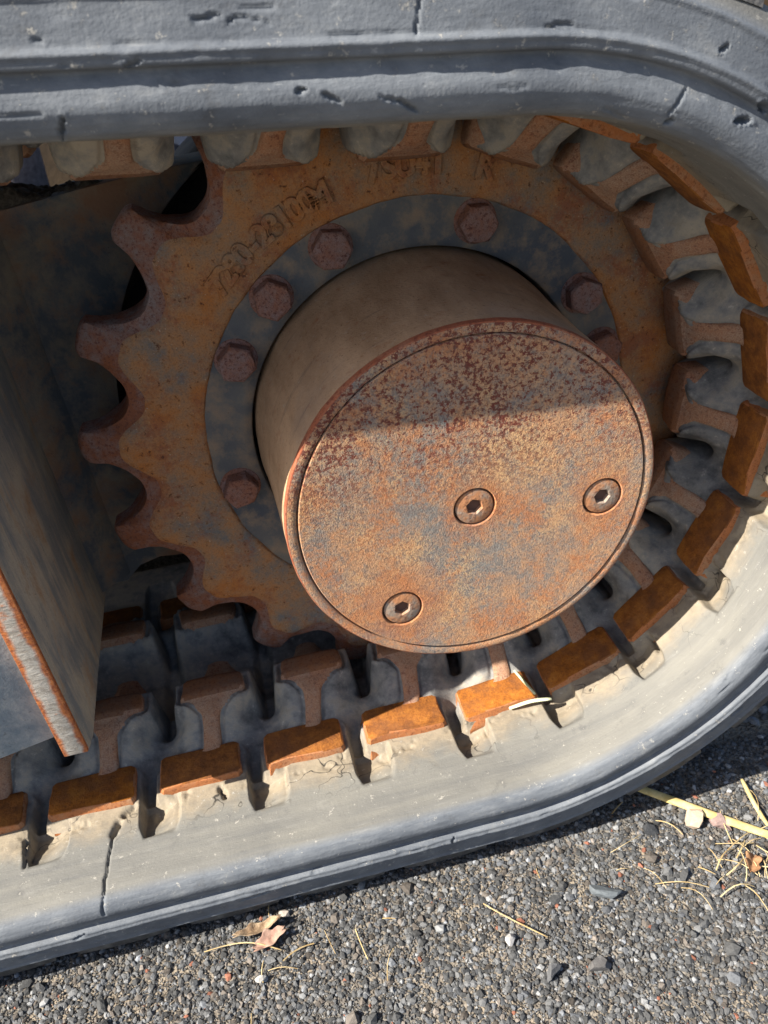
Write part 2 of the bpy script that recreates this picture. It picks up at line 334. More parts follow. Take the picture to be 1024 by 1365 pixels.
# ---------------------------------------------------------------- rubber track: path and belt
RP = 2.06; RREF = 1.88; NT = 19; P = 2*PI*RP/NT; TILT = math.radians(4.0)
S_ARC0 = 0.0; S_ARC1 = RP*(PI - TILT)          # s = 0 at the bottom of the arc, grows to the right, up and back left
def path(s):
    """s along the pitch line -> origin (x,z) on the pitch line, outward normal (nx,nz)"""
    s = np.asarray(s, float)
    th = -PI/2 + np.clip(s, 0, S_ARC1)/RP
    nx, nz = np.cos(th), np.sin(th); x, z = RP*nx, RP*nz
    before = np.minimum(s, 0); x = x+before
    after = np.maximum(s-S_ARC1, 0); tx, tz = -nz, nx
    x = x+after*tx; z = z+after*tz
    return x, z, nx, nz
def bend(s, y, n):
    """n = distance inward from the reference inner surface"""
    x, z, nx, nz = path(s); d = RREF-n-RP
    return np.stack([x+nx*d, y, z+nz*d], -1)
PHASE = (-7.8+90)*PI/180*RP                    # s of one link centre
YC = 0.18                                      # centre plane of the belt
def half_width(y):
    kn = [(-.60, .07), (-.56, .06), (-.52, .056), (-.47, .055), (-.40, .062), (-.365, .11), (-.335, .18), (-.30, .215), (-.16, .205), (-.13, .19), (-.10, .11), (-.06, .075), (-.01, .085), (.03, .125), (.18, .13)]
    return np.interp(y, [a for a, _ in kn], [v for _, v in kn])
def skew(y):                                   # the cores sit ahead of their pads along the belt
    return np.interp(y, [-.62, -.55, -.25, .18], [.06, .095, .155, .155])
def belt_height(u0_, y):
    """u in [-.5,.5) across one link (0 = core centre, +u along +s), y >= -1.4 ; returns n"""
    yy = np.where(y > YC, 2*YC-y, y)           # mirrored far half
    n = .0 + .012*sstep(-1.38, -1.0, yy)
    u = u0_
    sk = np.where(yy > -.66, skew(yy)*sstep(-.66, -.5, yy), 0)
    uc = ((u0_-sk/P+.5) % 1)-.5; au = np.abs(uc)
    # hump of rubber wrapped round each core
    ridge = sstep(-.62, -.33, yy)*(1-sstep(-.12, -.02, yy))
    wall = sstep(-.42, -.30, yy)
    top = .245*ridge
    wtop = .415-.30*sstep(-.62, -.50, yy)*(1-wall)-.045*wall; wbase = .465+.03*sstep(-.6, -.5, yy)-.03*wall
    hum = 1-sstep(wtop, wbase, au)
    inside = sstep(-.86, -.80, yy)
    floor = -.10*sstep(-.95, -.75, yy) - .015*inside + .13*sstep(-.64, -.44, yy)*(1-sstep(-.40, -.26, yy))
    centre = sstep(-.06, .0, yy)
    floor = floor-.12*centre
    hum_n = top + .012 - .14*centre
    n = np.where(yy > -.83, floor+(hum_n-floor)*hum, n)
    # the necks are flanked by rounded lobes
    lobe = np.exp(-((au-.27)/.09)**2)*np.exp(-((yy+.42)/.10)**2)*.05
    n = n+lobe*hum
    seam = np.abs(au*P-half_width(np.clip(yy, -.6, .18))-.012)
    n = n-.022*np.exp(-(seam/.012)**2)*(yy > -.58)*(yy < -.05)
    # open recess that runs from the gap towards the lip
    ug = np.where(u < -.16, u+1, u)            # gap centre at .5
    k = sstep(-1.10, -1.0, yy)
    rec = sstep(.42+.03*(1-k), .45+.03*(1-k), ug)*(1-.38*sstep(.56, .76, ug))*(1-sstep(.765-.04*(1-k), .805-.03*(1-k), ug))
    end = sstep(-1.125, -1.045, yy)*(yy <= -.83)
    n = n-(.065+.065*sstep(-1.09, -.83, yy))*rec*end
    return n
# side wall profile, near side: list of (y, R)
side = [(-1.385, 1.884), (-1.42, 1.893), (-1.448, 1.912), (-1.466, 1.942), (-1.476, 1.975), (-1.475, 2.0), (-1.466, 2.03), (-1.454, 2.06), (-1.446, 2.083), (-1.443, 2.092),
        (-1.448, 2.098), (-1.466, 2.101), (-1.479, 2.108), (-1.478, 2.128), (-1.484, 2.137), (-1.486, 2.145), (-1.477, 2.154), (-1.464, 2.165), (-1.457, 2.20), (-1.448, 2.25), (-1.442, 2.285), (-1.447, 2.297),
        (-1.445, 2.308), (-1.43, 2.318), (-1.402, 2.345), (-1.375, 2.385), (-1.34, 2.41), (-1.28, 2.415)]
def resample(pts, step):
    p = np.array(pts); d = np.r_[0, np.cumsum(np.hypot(*np.diff(p, axis=0).T))]
    t = np.linspace(0, d[-1], int(d[-1]/step)+1)
    return np.stack([np.interp(t, d, p[:, 0]), np.interp(t, d, p[:, 1])], -1)
SD = resample(side, .0085)
track = empty('rubber_track', (0, 0.18, GZ))
tag(track, 'weathered grey rubber crawler track with rusty metal cores wrapping round the sprocket', 'rubber track')
def build_belt(s0, s1, ds, ystep, chunk_name):
    s = np.linspace(s0, s1, int((s1-s0)/ds)+1)
    yn = np.arange(-1.385+ystep, YC, ystep); yf = np.arange(YC, 2*YC+1.36, ystep*2.2)
    ycol = np.r_[yn, yf]
    far = resample([(2*YC+1.385, 1.884), (2*YC+1.44, 1.95), (2*YC+1.45, 2.30), (2*YC+1.36, 2.41), (YC, 2.41)], .08)
    prof_side = SD[::-1]                        # from tread to lip
    ns, npf, nfar = len(s), len(prof_side), len(far)
    u = ((s-PHASE)/P+.5) % 1.0-.5
    Ug, Yg = np.meshgrid(u, ycol, indexing='ij')
    N = belt_height(Ug, Yg)
    cols_y = np.r_[prof_side[:, 0], ycol, far[:, 0]]
    cols_n = np.concatenate([np.broadcast_to(RREF-prof_side[:, 1], (ns, npf)), N, np.broadcast_to(RREF-far[:, 1], (ns, nfar))], 1)
    Sg = np.broadcast_to(s[:, None], cols_n.shape); Yall = np.broadcast_to(cols_y, cols_n.shape)
    pts = bend(Sg.ravel(), Yall.ravel(), cols_n.ravel())
    uv = np.stack([Sg.ravel(), Yall.ravel()], -1)
    return pts, uv, ns, cols_n.shape[1], Sg.ravel(), Yall.ravel(), cols_n.ravel()
def wear(pts, Sg, Yg, Ng):
    """scuffs, chips and cracks of the rubber, in the belt's own coordinates"""
    q = np.stack([Sg*1.0, Yg, Ng], -1)
    x, z, nx, nz = path(Sg)
    d_in = np.zeros(len(Sg)); d_y = np.zeros(len(Sg))
    near = Yg < -1.3
    d_y[near] += .006*fbm(q[near]*np.array([1., 1., 4.]), 1.3, 3) + .002*fbm(q[near]*np.array([.6, 1, 6]), 10, 3)
    mid = (Yg >= -1.385) & (Yg < -.2)
    d_in[mid] += .007*fbm(q[mid], 3.0, 4)
    # ragged inner edge of the ridges
    rg = near & (Ng < -.15) & (Ng > -.29)
    d_y[rg] += .012*np.clip(fbm(q[rg]*np.array([1., 1., 2.]), 9, 3), 0, 1)
    # crumbled rim next to the pads
    rim = (Yg > -.98) & (Yg < -.78)
    d_in[rim] += -.05*np.clip(fbm(q[rim], 11, 4)-.14, 0, 1)*sstep(-.98, -.88, Yg[rim])
    # gouges (s, n, length, width, angle, depth) on the side wall
    for (gs, gn_, L, Wd, ang, dep) in GOUGES:
        ds_ = Sg-gs; dn = Ng-gn_; k = near & (np.abs(ds_) < L*1.6) & (np.abs(dn) < L*1.6)
        if not k.any(): continue
        a = ds_[k]*math.cos(ang)+dn[k]*math.sin(ang); b = -ds_[k]*math.sin(ang)+dn[k]*math.cos(ang)
        wob = fbm(np.stack([ds_[k]+gs, dn[k], 0*a], -1), 22, 3)
        e = np.sqrt((a/L)**2+((b+wob*Wd*.8)/Wd)**2)+.45*wob
        prof = np.where(e < 1, -dep*(1-e**2)**.6, dep*.10*np.exp(-((e-1.1)/.2)**2))
        d_y[k] -= prof
    # cracks (s0,y0,s1,y1,width,depth) on the inner surface near the lip
    for (s0, y0, s1, y1, wd, dep) in CRACKS:
        k = (Sg > min(s0, s1)-.15) & (Sg < max(s0, s1)+.15) & (Yg < -.8) & (Ng > -.25)
        L2 = (s1-s0)**2+(y1-y0)**2
        yl = Yg[k]-np.clip(-Ng[k], 0, .25)*1.0    # unroll the side wall below the lip
        t = np.clip(((Sg[k]-s0)*(s1-s0)+(yl-y0)*(y1-y0))/L2, 0, 1)
        wob = .012*fbm(np.stack([t*6, 0*t+s0*7, 0*t], -1), 1.5, 3)
        d = np.hypot(Sg[k]-(s0+t*(s1-s0))+wob, yl-(y0+t*(y1-y0)))
        g = np.exp(-(d/wd)**2)*dep
        d_in[k] -= g*(Yg[k] > -1.42); d_y[k] += g*(Yg[k] < -1.40)
    pts = pts.copy()
    pts[:, 1] += d_y; pts[:, 0] -= nx*d_in; pts[:, 2] -= nz*d_in
    return pts
def s_of(x, z):                                # s of a point beside the side wall
    if x <= 0 and z < 0: return x
    th = math.atan2(z, x)
    if th > PI/2-TILT or x < 0: return S_ARC1 + (-(x-RP*math.sin(TILT))*math.cos(TILT)+(z-RP*math.cos(TILT))*math.sin(TILT))
    return (th+PI/2)*RP
def n_of(x, z):
    if x <= 0 and z < 0: return RREF+z
    if math.atan2(z, x) > PI/2-TILT or x < 0: return RREF-(x*math.sin(TILT)+z*math.cos(TILT))
    return RREF-math.hypot(x, z)
GOUGES = []
for (x, z, L, Wd, ang, dep) in [(-1.46, 2.04, .06, .022, 1.25, .05), (-.93, 2.30, .07, .012, .05, .022), (-.86, 2.285, .04, .010, .5, .02), (-.30, 1.97, .05, .014, -.5, .035), (-.36, 2.0, .07, .009, -.2, .025),
                               (-.67, 2.06, .035, .016, .2, .04), (-.57, 2.03, .05, .014, -.5, .03), (.72, 1.86, .085, .010, 1.2, .022), (.70, 1.80, .03, .016, .6, .04), (1.01, 1.76, .055, .026, .3, .07), (1.09, 1.80, .05, .03, .2, .07),
                               (-.26, 2.20, .04, .008, 1.4, .018), (-.24, 2.27, .04, .008, 1.3, .018), (-1.2, 2.2, .04, .012, .3, .03), (.25, 2.16, .06, .01, .1, .02), (.9, 2.02, .03, .016, .8, .04), (.55, 2.22, .04, .01, .2, .02),
                               (-2.0, -2.06, .05, .012, .2, .03), (-1.2, -2.1, .06, .012, .1, .025), (-.35, -2.13, .05, .012, 1.2, .03), (-2.6, -2.12, .06, .014, .3, .03), (-2.9, -2.2, .09, .016, .2, .03), (-1.6, -2.2, .12, .014, .1, .03), (.55, -2.02, .05, .012, .3, .02), (1.35, -1.72, .07, .012, 0, .03), (1.5, -1.62, .05, .015, 0, .03)]:
    GOUGES.append((s_of(x, z), n_of(x, z), L*.8, Wd*.6, ang, dep*.75))
CRACKS = [(-2.36, -1.02, -2.42, -1.58, .0065, .022), (-2.36, -1.02, -2.33, -.95, .018, .05), (-2.30, -.9, -2.24, -.86, .02, .04), (-1.70, -.87, -1.67, -.95, .014, .05), (1.45, -.86, 1.42, -1.0, .011, .035), (2.10, -.84, 2.12, -1.02, .011, .04), (-2.9, -.9, -2.88, -1.1, .009, .03)]
rn = random.Random(4)
for _ in range(44):
    GOUGES.append((rn.uniform(-3.2, S_ARC1+2.4), rn.uniform(-.42, -.03), rn.uniform(.02, .09), rn.uniform(.004, .007), rn.choice([0, .05, -.08, .15, -.2]), rn.uniform(.004, .011)))
SV0, SV1 = -3.5, S_ARC1+2.7
parts = [(-7.5, SV0, .03, .03), (SV0, SV1, .0075, .0125), (SV1, SV1+5.5, .03, .03)]
for i, (s0, s1, ds, ys) in enumerate(parts):
    pts, uv, n_, m_, Sg, Yg, Ng = build_belt(s0, s1, ds, ys, i)
    pts = wear(pts, Sg, Yg, Ng)
    fc = grid_faces(n_, m_)
    if i == 1: belt = (pts, uv, fc)
    if i == 0: allp, alluv, allf = pts, uv, fc
    else:
        allf = np.concatenate([allf, fc+len(allp)]); allp = np.concatenate([allp, pts]); alluv = np.concatenate([alluv, uv])
allp = allp-np.array([0, .18, GZ])
b = link_mesh('belt', allp, allf[:, ::-1].tolist(), MAT['rubber'], track, True, alluv)

# tread lugs on the outside of the belt
def lug_mesh():
    bm = bmesh.new(); L = P*.80
    rings = []
    for (h, sh) in ((-.03, -.01), (.04, .0), (.08, .02), (.10, .05)):
        y0, y1 = -1.37+sh*1.2, 2*YC+1.37-sh*1.2
        rings.append([bm.verts.new((sx*(L/2-sh), y, h)) for sx, y in ((-1, y0), (-.4, y0-.012), (.4, y0-.01), (1, y0), (1, y1), (-1, y1))])
    for a, c in zip(rings, rings[1:]):
        for i in range(6): bm.faces.new((a[i], a[(i+1) % 6], c[(i+1) % 6], c[i]))
    bm.faces.new(rings[-1]); bmesh.ops.recalc_face_normals(bm, faces=bm.faces)
    me = bpy.data.meshes.new('tread_lug'); bmesh.ops.scale(bm, vec=(U, U, U), verts=bm.verts); bm.to_mesh(me); bm.free()
    me.materials.append(MAT['tread']); return me
def link_matrix(s, n):
    x, z, nx, nz = [float(v) for v in path(s)]
    d = RREF-n-RP
    t = Vector((-nz, 0, nx))                   # along +s
    nrm = Vector((-nx, 0, -nz))                # inward
    yv = nrm.cross(t)
    Mx = Matrix((t, yv, nrm)).transposed().to_4x4()
    Mx.translation = (Vector((x+nx*d, 0, z+nz*d))-Vector((0, .18, GZ)))*U
    return Mx
lug = lug_mesh()
k0, k1 = int((-7.2-PHASE)/P), int((SV1+5.2-PHASE)/P)
for k in range(k0, k1):
    s = PHASE+(k+.1)*P
    o = bpy.data.objects.new('tread_lug', lug); C.objects.link(o); o.parent = track
    x, z, nx, nz = [float(v) for v in path(s)]
    t = Vector((nz, 0, -nx)); nr = Vector((nx, 0, nz)); d = 2.40-RP
    Mx = Matrix((t, nr.cross(t), nr)).transposed().to_4x4(); Mx.translation = (Vector((x+nx*d, 0, z+nz*d))-Vector((0, .18, GZ)))*U
    o.matrix_local = Mx

# metal cores (local: x along belt, y across, z inward from the reference surface)
def core_n(y):
    kn = [(-.60, .05), (-.56, .07), (-.50, .14), (-.42, .222), (-.36, .255), (-.325, .270), (-.285, .304), (-.20, .308), (-.14, .302), (-.11, .24), (-.07, .06), (-.02, -.075), (.02, -.105), (.18, -.11)]
    return np.interp(y, [a for a, _ in kn], [v for _, v in kn])
def core_mesh(seed):
    yv = np.r_[np.linspace(-.60, -.34, 15), np.linspace(-.33, -.02, 17), np.linspace(.0, .18, 5)]
    yv = np.r_[yv, (2*YC-yv[::-1])[1:]]
    ym = np.where(yv > YC, 2*YC-yv, yv)
    prof = np.array([(-1.03, -.14), (-1., -.035), (-.97, -.012), (-.88, 0), (-.45, .004), (0, .005), (.45, .004), (.88, 0), (.97, -.012), (1., -.035), (1.03, -.14)])
    hw = half_width(ym); nn = core_n(ym)
    V = np.stack([hw[:, None]*prof[None, :, 0], np.broadcast_to(yv[:, None], (len(yv), len(prof))), nn[:, None]+prof[None, :, 1]], -1).reshape(-1, 3)
    V[:, 0] += np.repeat(skew(ym), len(prof))
    q = V+seed*3.7
    V[:, 2] += .008*fbm(q, 7, 3); V[:, 0] += .012*fbm(q+9, 5, 3)
    return V, grid_faces(len(yv), len(prof))
def pad_mesh(seed, side_):
    bm = bmesh.new(); r = random.Random(seed)
    W2 = .262+r.uniform(-.008, .008); y0, y1 = -.815, -.548; n1 = .062; c = .022
    def outline(ins, z, zfar=None):
        pts = [(-W2+c, y0), (W2-c, y0), (W2, y0+c), (W2-.004, y1-.02), (W2-.03, y1), (-W2+.03, y1), (-W2+.004, y1-.02), (-W2, y0+c)]
        cx, cy = 0, (y0+y1)/2
        return [bm.verts.new((x*(1-ins/.245), cy+(y-cy)*(1-ins/.13), z)) for x, y in pts]
    rings = [outline(-.02, -.10), outline(-.002, n1-.022), outline(.003, n1-.006), outline(.010, n1)]
    for a, b2 in zip(rings, rings[1:]):
        for i in range(8): bm.faces.new((a[i], a[(i+1) % 8], b2[(i+1) % 8], b2[i]))
    top = bm.faces.new(rings[-1])
    bmesh.ops.subdivide_edges(bm, edges=bm.edges[:], cuts=3, use_grid_fill=True)
    for v in bm.verts:
        v.co += Vector((0, 0, -.008*max(0, abs(v.co.x)/.25-.5)))
        nz_ = fbm(np.array([[v.co.x+seed*3.1, v.co.y, v.co.z]]), 9, 3)[0]
        if v.co.z > .02: v.co.z += .009*nz_
        if v.co.y < y0+.03: v.co.y += .024*nz_
        if abs(v.co.x) > W2-.03: v.co.x *= 1+.04*nz_
    if side_ > 0:
        for v in bm.verts: v.co.y = 2*YC-v.co.y
        bmesh.ops.reverse_faces(bm, faces=bm.faces)
    bmesh.ops.recalc_face_normals(bm, faces=bm.faces)
    bmesh.ops.scale(bm, vec=(U, U, U), verts=bm.verts)
    me = bpy.data.meshes.new('wear_pad'); bm.to_mesh(me); bm.free()
    me.polygons.foreach_set('use_smooth', np.ones(len(me.polygons), bool)); me.set_sharp_from_angle(angle=math.radians(35))
    me.materials.append(MAT['pad']); me.materials.append(MAT['pad_side'])
    for pl in me.polygons:
        if abs(pl.normal.z) < .75: pl.material_index = 1
    return me
core_me = []
for sd in range(4):
    V, F = core_mesh(sd); me = bpy.data.meshes.new('metal_core'); me.from_pydata((V*U).tolist(), [], F.tolist())
    me.polygons.foreach_set('use_smooth', np.ones(len(me.polygons), bool)); me.materials.append(MAT['core']); me.materials.append(MAT['head']); core_me.append(me)
    for pl in me.polygons:
        if pl.center.z > .290*U: pl.material_index = 1
pads_n = [pad_mesh(i, -1) for i in range(5)]; pads_f = [pad_mesh(9, 1)]
for k in range(k0, k1):
    s = PHASE+k*P
    o = bpy.data.objects.new('metal_core', core_me[k % 4]); C.objects.link(o); o.parent = track; o.matrix_local = link_matrix(s, 0)
    pn = bpy.data.objects.new('wear_pad', pads_n[k % 5]); C.objects.link(pn); pn.parent = o
    pf = bpy.data.objects.new('wear_pad', pads_f[0]); C.objects.link(pf); pf.parent = o

# ---------------------------------------------------------------- final drive: sprocket, hub, bolts
drive = empty('drive_sprocket', (0, 0, 0))
tag(drive, 'rusty toothed drive sprocket with round hub drum and bolted flange inside the track', 'sprocket')
def lathe(profile, n=160, closed=False):
    pr = np.array(profile); th = np.linspace(0, 2*PI, n, endpoint=False)
    V = np.stack([np.cos(th)[:, None]*pr[None, :, 1], np.broadcast_to(pr[None, :, 0], (n, len(pr))), np.sin(th)[:, None]*pr[None, :, 1]], -1).reshape(-1, 3)
    return V, grid_faces(n, len(pr), wrap_n=True)
TPH = math.radians(137.3); TIP, ROOT = 2.075, 1.775
NA = NT*40; th = np.linspace(0, 2*PI, NA, endpoint=False)
ut = ((th-TPH)/(2*PI/NT)+.5) % 1-.5; v_ = .5-np.abs(ut)      # v_=0 valley centre, .5 tooth centre
def outline_r():
    t = np.clip(v_/.345, 0, 1)
    r_ = TIP-(TIP-ROOT)*(1-t**2.3)**.58
    r_ = r_-.03*np.clip(np.abs(ut)/.155, 0, 1)**4*(np.abs(ut) <= .155)-.03*(np.abs(ut) > .155)*np.clip((.5-np.abs(ut))/.345, 0, 1)**8
    return r_
ro = outline_r()
tooth = sstep(.16, .40, v_)
rl = 1.665+.165*sstep(.05, .44, v_)                             # lip of the flat face
cols = []
def ring(rad, y): cols.append((np.broadcast_to(rad, NA), np.broadcast_to(y, NA)))
ring(1.335, .10); ring(1.335, .02); ring(1.345, .006); ring(1.365, 0.0)
for q in (.25, .5, .75): ring(1.365+(rl-.05-1.365)*q, 0.)
ring(rl-.05, 0.); ring(rl-.015, .004); ring(rl+.012, .016)
d_ = ro-rl
for q in (.35, .6, .8, .92): ring(rl+.012+(d_-.012)*q, .016+(.024+.07*tooth)*q**1.2)
ring(ro-.006, .046+.07*tooth); ring(ro+.003, .065+.07*tooth); ring(ro, .30-.07*tooth); ring(ro-.02, .32-.09*tooth); ring(rl, .355); ring(1.40, .36)
V = np.stack([np.stack([np.cos(th)*r_, y_, np.sin(th)*r_], -1) for r_, y_ in cols], 1).reshape(-1, 3)
sp = link_mesh('sprocket_ring', V, grid_faces(NA, len(cols), wrap_n=True).tolist(), MAT['sprocket'], drive)
sp.data.materials.append(MAT['sprocket_tooth'])
mi = np.array([1 if (i % (len(cols)-1)) >= 9 else 0 for i in range(len(sp.data.polygons))]); sp.data.polygons.foreach_set('material_index', mi)
roughen(sp, .012, 7, 4); sp.data.set_sharp_from_angle(angle=math.radians(38))
# raised casting numbers
def arc_text(txt, rad, a0, a1, size, name='raised_lettering'):
    bmt = bmesh.new()
    for i, ch in enumerate(txt):
        if ch == ' ': continue
        a = math.radians(a0+(a1-a0)*i/(len(txt)-1))
        cu = bpy.data.curves.new('t', 'FONT'); cu.body = ch; cu.size = size; cu.extrude = .007; cu.bevel_depth = .006; cu.bevel_resolution = 1; cu.align_x = 'CENTER'; cu.align_y = 'CENTER'; cu.offset = .004
        ob = bpy.data.objects.new('t', cu); C.objects.link(ob); dg = bpy.context.evaluated_depsgraph_get()
        me = bpy.data.meshes.new_from_object(ob.evaluated_get(dg))
        rx = Matrix.Rotation(PI/2, 4, 'X')                    # text faces -y
        rt = Matrix.Rotation(-(a-PI/2), 4, 'Y')
        me.transform(Matrix.Translation((rad*math.cos(a), -.004, rad*math.sin(a))) @ rt @ rx)
        bmt.from_mesh(me); bpy.data.objects.remove(ob); bpy.data.curves.remove(cu); bpy.data.meshes.remove(me)
    o = from_bm(name, bmt, MAT['sprocket'], sp)
    return o
arc_text('7280-28100M', 1.485, 136.5, 108.5, .165)
arc_text('7SU41  R', 1.50, 96.5, 72.5, .165)
# flange ring (recessed blue grey paint), with its far backing
V, F = lathe([(.10, 1.40), (.03, 1.36), (.022, 1.335), (.02, 1.30), (.02, 1.12), (.02, 1.065), (.03, 1.058), (.3, 1.055)])
fl = link_mesh('flange_ring', V, F.tolist(), MAT['flange'], drive)
# hub drum
V, F = lathe([(.25, 1.036), (.06, 1.036), (.0, 1.036), (-.02, 1.035), (-.05, 1.032), (-.12, 1.025), (-.4, 1.012), (-.7, 1.001), (-1.0, .999), (-1.045, .998), (-1.070, .997), (-1.080, .993), (-1.083, .987), (-1.083, .945), (-1.08, .941), (-1.06, .940), (-1.05, .90)], 240)
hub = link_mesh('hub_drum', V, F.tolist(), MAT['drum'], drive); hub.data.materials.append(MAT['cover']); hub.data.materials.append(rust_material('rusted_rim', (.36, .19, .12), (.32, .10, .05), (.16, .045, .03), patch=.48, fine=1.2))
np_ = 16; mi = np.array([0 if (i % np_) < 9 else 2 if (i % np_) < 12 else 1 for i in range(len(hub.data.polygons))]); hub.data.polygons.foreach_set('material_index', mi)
roughen(hub, .004, 9, 3); hub.data.set_sharp_from_angle(angle=math.radians(40))
# cover plate with three counterbored holes: boolean-free, polar grid cut around the holes
HOLES = [(-.01, 0.0), (.705, -.10), (-.445, -.565)]; HR = .117
bm = bmesh.new()
from mathutils.geometry import delaunay_2d_cdt
pts2 = []; edges = []
def loop(cx, cz, r_, n):
    s0 = len(pts2)
    for i in range(n): a = 2*PI*i/n; pts2.append(Vector((cx+r_*math.cos(a), cz+r_*math.sin(a))))
    for i in range(n): edges.append((s0+i, s0+(i+1) % n))
    return s0
loop(0, 0, .926, 200)
for hx, hz in HOLES: loop(hx, hz, HR, 48)
for i in range(-14, 15):
    for j in range(-14, 15):
        x, z = i*.066+(j % 2)*.033, j*.06
        if math.hypot(x, z) < .89 and all(math.hypot(x-hx, z-hz) > HR+.03 for hx, hz in HOLES): pts2.append(Vector((x, z)))
vs, es, fs, *_ = delaunay_2d_cdt(pts2, edges, [], 0, 1e-5)
bv = [bm.verts.new((v.x, -1.088, v.y)) for v in vs]
for fc in fs:
    cx = sum(vs[i].x for i in fc)/len(fc); cz = sum(vs[i].y for i in fc)/len(fc)
    if math.hypot(cx, cz) > .927 or any(math.hypot(cx-hx, cz-hz) < HR-.0005 for hx, hz in HOLES): continue
    bm.faces.new([bv[i] for i in fc])
for v in [v for v in bm.verts if not v.link_faces]: bm.verts.remove(v)
be = [e for e in bm.edges if len(e.link_faces) == 1]
# rounded edge then wall going in
r_ = bmesh.ops.extrude_edge_only(bm, edges=be); nv = [g_ for g_ in r_['geom'] if isinstance(g_, bmesh.types.BMVert)]
def toward(v, amt):
    x, z = v.co.x, v.co.z
    for hx, hz in HOLES:
        d = math.hypot(x-hx, z-hz)
        if d < HR+.02: return Vector(((hx-x)/d*amt, 0, (hz-z)/d*amt))
    d = math.hypot(x, z); return Vector((x/d*amt, 0, z/d*amt))
for v in nv: v.co += toward(v, .004)+Vector((0, .006, 0))
be = [g_ for g_ in r_['geom'] if isinstance(g_, bmesh.types.BMEdge) and len(g_.link_faces) == 1]
r_ = bmesh.ops.extrude_edge_only(bm, edges=be)
for v in [g_ for g_ in r_['geom'] if isinstance(g_, bmesh.types.BMVert)]: v.co += Vector((0, .055, 0))
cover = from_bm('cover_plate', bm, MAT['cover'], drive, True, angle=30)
# socket screws in the holes
def screw_mesh():
    prof = [(-1.03, .0), (-1.03, .118)]
    bm = bmesh.new(); n = 48
    hexr = lambda a: .038/math.cos((a % (PI/3))-PI/6)
    def rg(fn, y): return [bm.verts.new((fn(2*PI*i/n)*math.cos(2*PI*i/n), y, fn(2*PI*i/n)*math.sin(2*PI*i/n))) for i in range(n)]
    # ring floor of the counterbore, head, hexagon socket
    rgs = [rg(lambda a: .116, .055), rg(lambda a: .104, .055), rg(lambda a: .103, .005), rg(lambda a: .101, .001), rg(lambda a: .096, -.001), rg(lambda a: hexr(a)+.005, -.001), rg(lambda a: hexr(a), .006), rg(lambda a: hexr(a)*.97, .03)]
    for a, b2 in zip(rgs, rgs[1:]):
        for i in range(n): bm.faces.new((a[i], a[(i+1) % n], b2[(i+1) % n], b2[i]))
    bm.faces.new(rgs[-1])
    return bm
sm = None
for hx, hz in HOLES:
    o = from_bm('socket_screw', screw_mesh(), MAT['screw'], cover, True, angle=30) if sm is None else bpy.data.objects.new('socket_screw', sm)
    if sm is None: sm = o.data; sm.materials.append(MAT['dark']); [setattr(pl, 'material_index', 1) for pl in sm.polygons if pl.center.y > .0285*U and math.hypot(pl.center.x, pl.center.z) < .06*U]
    else: C.objects.link(o); o.parent = cover
    o.location = Vector((hx, -1.082, hz))*U; o.rotation_euler = (0, random.uniform(0, 1), 0)
# bolts
def bolt_mesh(seed):
    n = 24; bm = bmesh.new(); r = random.Random(seed)
    hx = lambda a: .098/math.cos((a % (PI/3))-PI/6)
    circ = lambda rr: (lambda a: rr)
    mixr = lambda k, rr: (lambda a: hx(a)*(1-k)+rr*k)
    spec = [(circ(.128), .03), (circ(.128), .004), (circ(.122), -.004), (circ(.112), -.006), (mixr(.08, .104), -.008), (mixr(.06, .102), -.07), (mixr(.12, .10), -.086), (mixr(.75, .092), -.097), (circ(.078), -.102), (circ(.045), -.100)]
    rings = [[bm.verts.new((fn(2*PI*i/n)*math.cos(2*PI*i/n), y, fn(2*PI*i/n)*math.sin(2*PI*i/n))) for i in range(n)] for fn, y in spec]
    for a, b2 in zip(rings, rings[1:]):
        for i in range(n): bm.faces.new((a[i], a[(i+1) % n], b2[(i+1) % n], b2[i]))
    bm.faces.new(rings[-1])
    for v in bm.verts:
        q = fbm(np.array([[v.co.x+seed*2.3, v.co.y, v.co.z]]), 14, 3)[0]
        if v.co.y < -.02: v.co += Vector((v.co.x*.10*q, -.012*q, v.co.z*.10*q))
    return bm
bms = []
for i, a in enumerate([31.2+40*k for k in range(9)]+[131.4, 12.5, 251.4]):
    if i < 4:
        o = from_bm('bolt', bolt_mesh(i), MAT['bolt'], drive, True, angle=24); bms.append(o.data)
    else: o = bpy.data.objects.new('bolt', bms[i % 4]); C.objects.link(o); o.parent = drive
    a = math.radians(a); o.location = Vector((1.215*math.cos(a), .018, 1.215*math.sin(a)))*U; o.rotation_euler = (0, random.uniform(0, 6), 0)

# ---------------------------------------------------------------- track frame on the left
frame = empty('undercarriage', (-2.3, .5, -1.2))
tag(frame, 'weathered blue grey steel track frame with rusty torch cut edge left of sprocket', 'undercarriage')
FO = np.array([-2.3, .5, -1.2])
def prism(name, pts, axis_vec, mat, bevel=.012, parent=frame, cuts=0):
    bm = bmesh.new(); a = [bm.verts.new(Vector(p_)-Vector(FO)) for p_ in pts]; b2 = [bm.verts.new(Vector(p_)+Vector(axis_vec)-Vector(FO)) for p_ in pts]
    n = len(pts); bm.faces.new(a); bm.faces.new(b2[::-1])
    for i in range(n): bm.faces.new((a[i], b2[i], b2[(i+1) % n], a[(i+1) % n]))
    bmesh.ops.recalc_face_normals(bm, faces=bm.faces)
    if bevel: bmesh.ops.bevel(bm, geom=bm.edges[:], offset=bevel, segments=2, affect='EDGES', profile=.6)
    return from_bm(name, bm, mat, parent, True, angle=35)
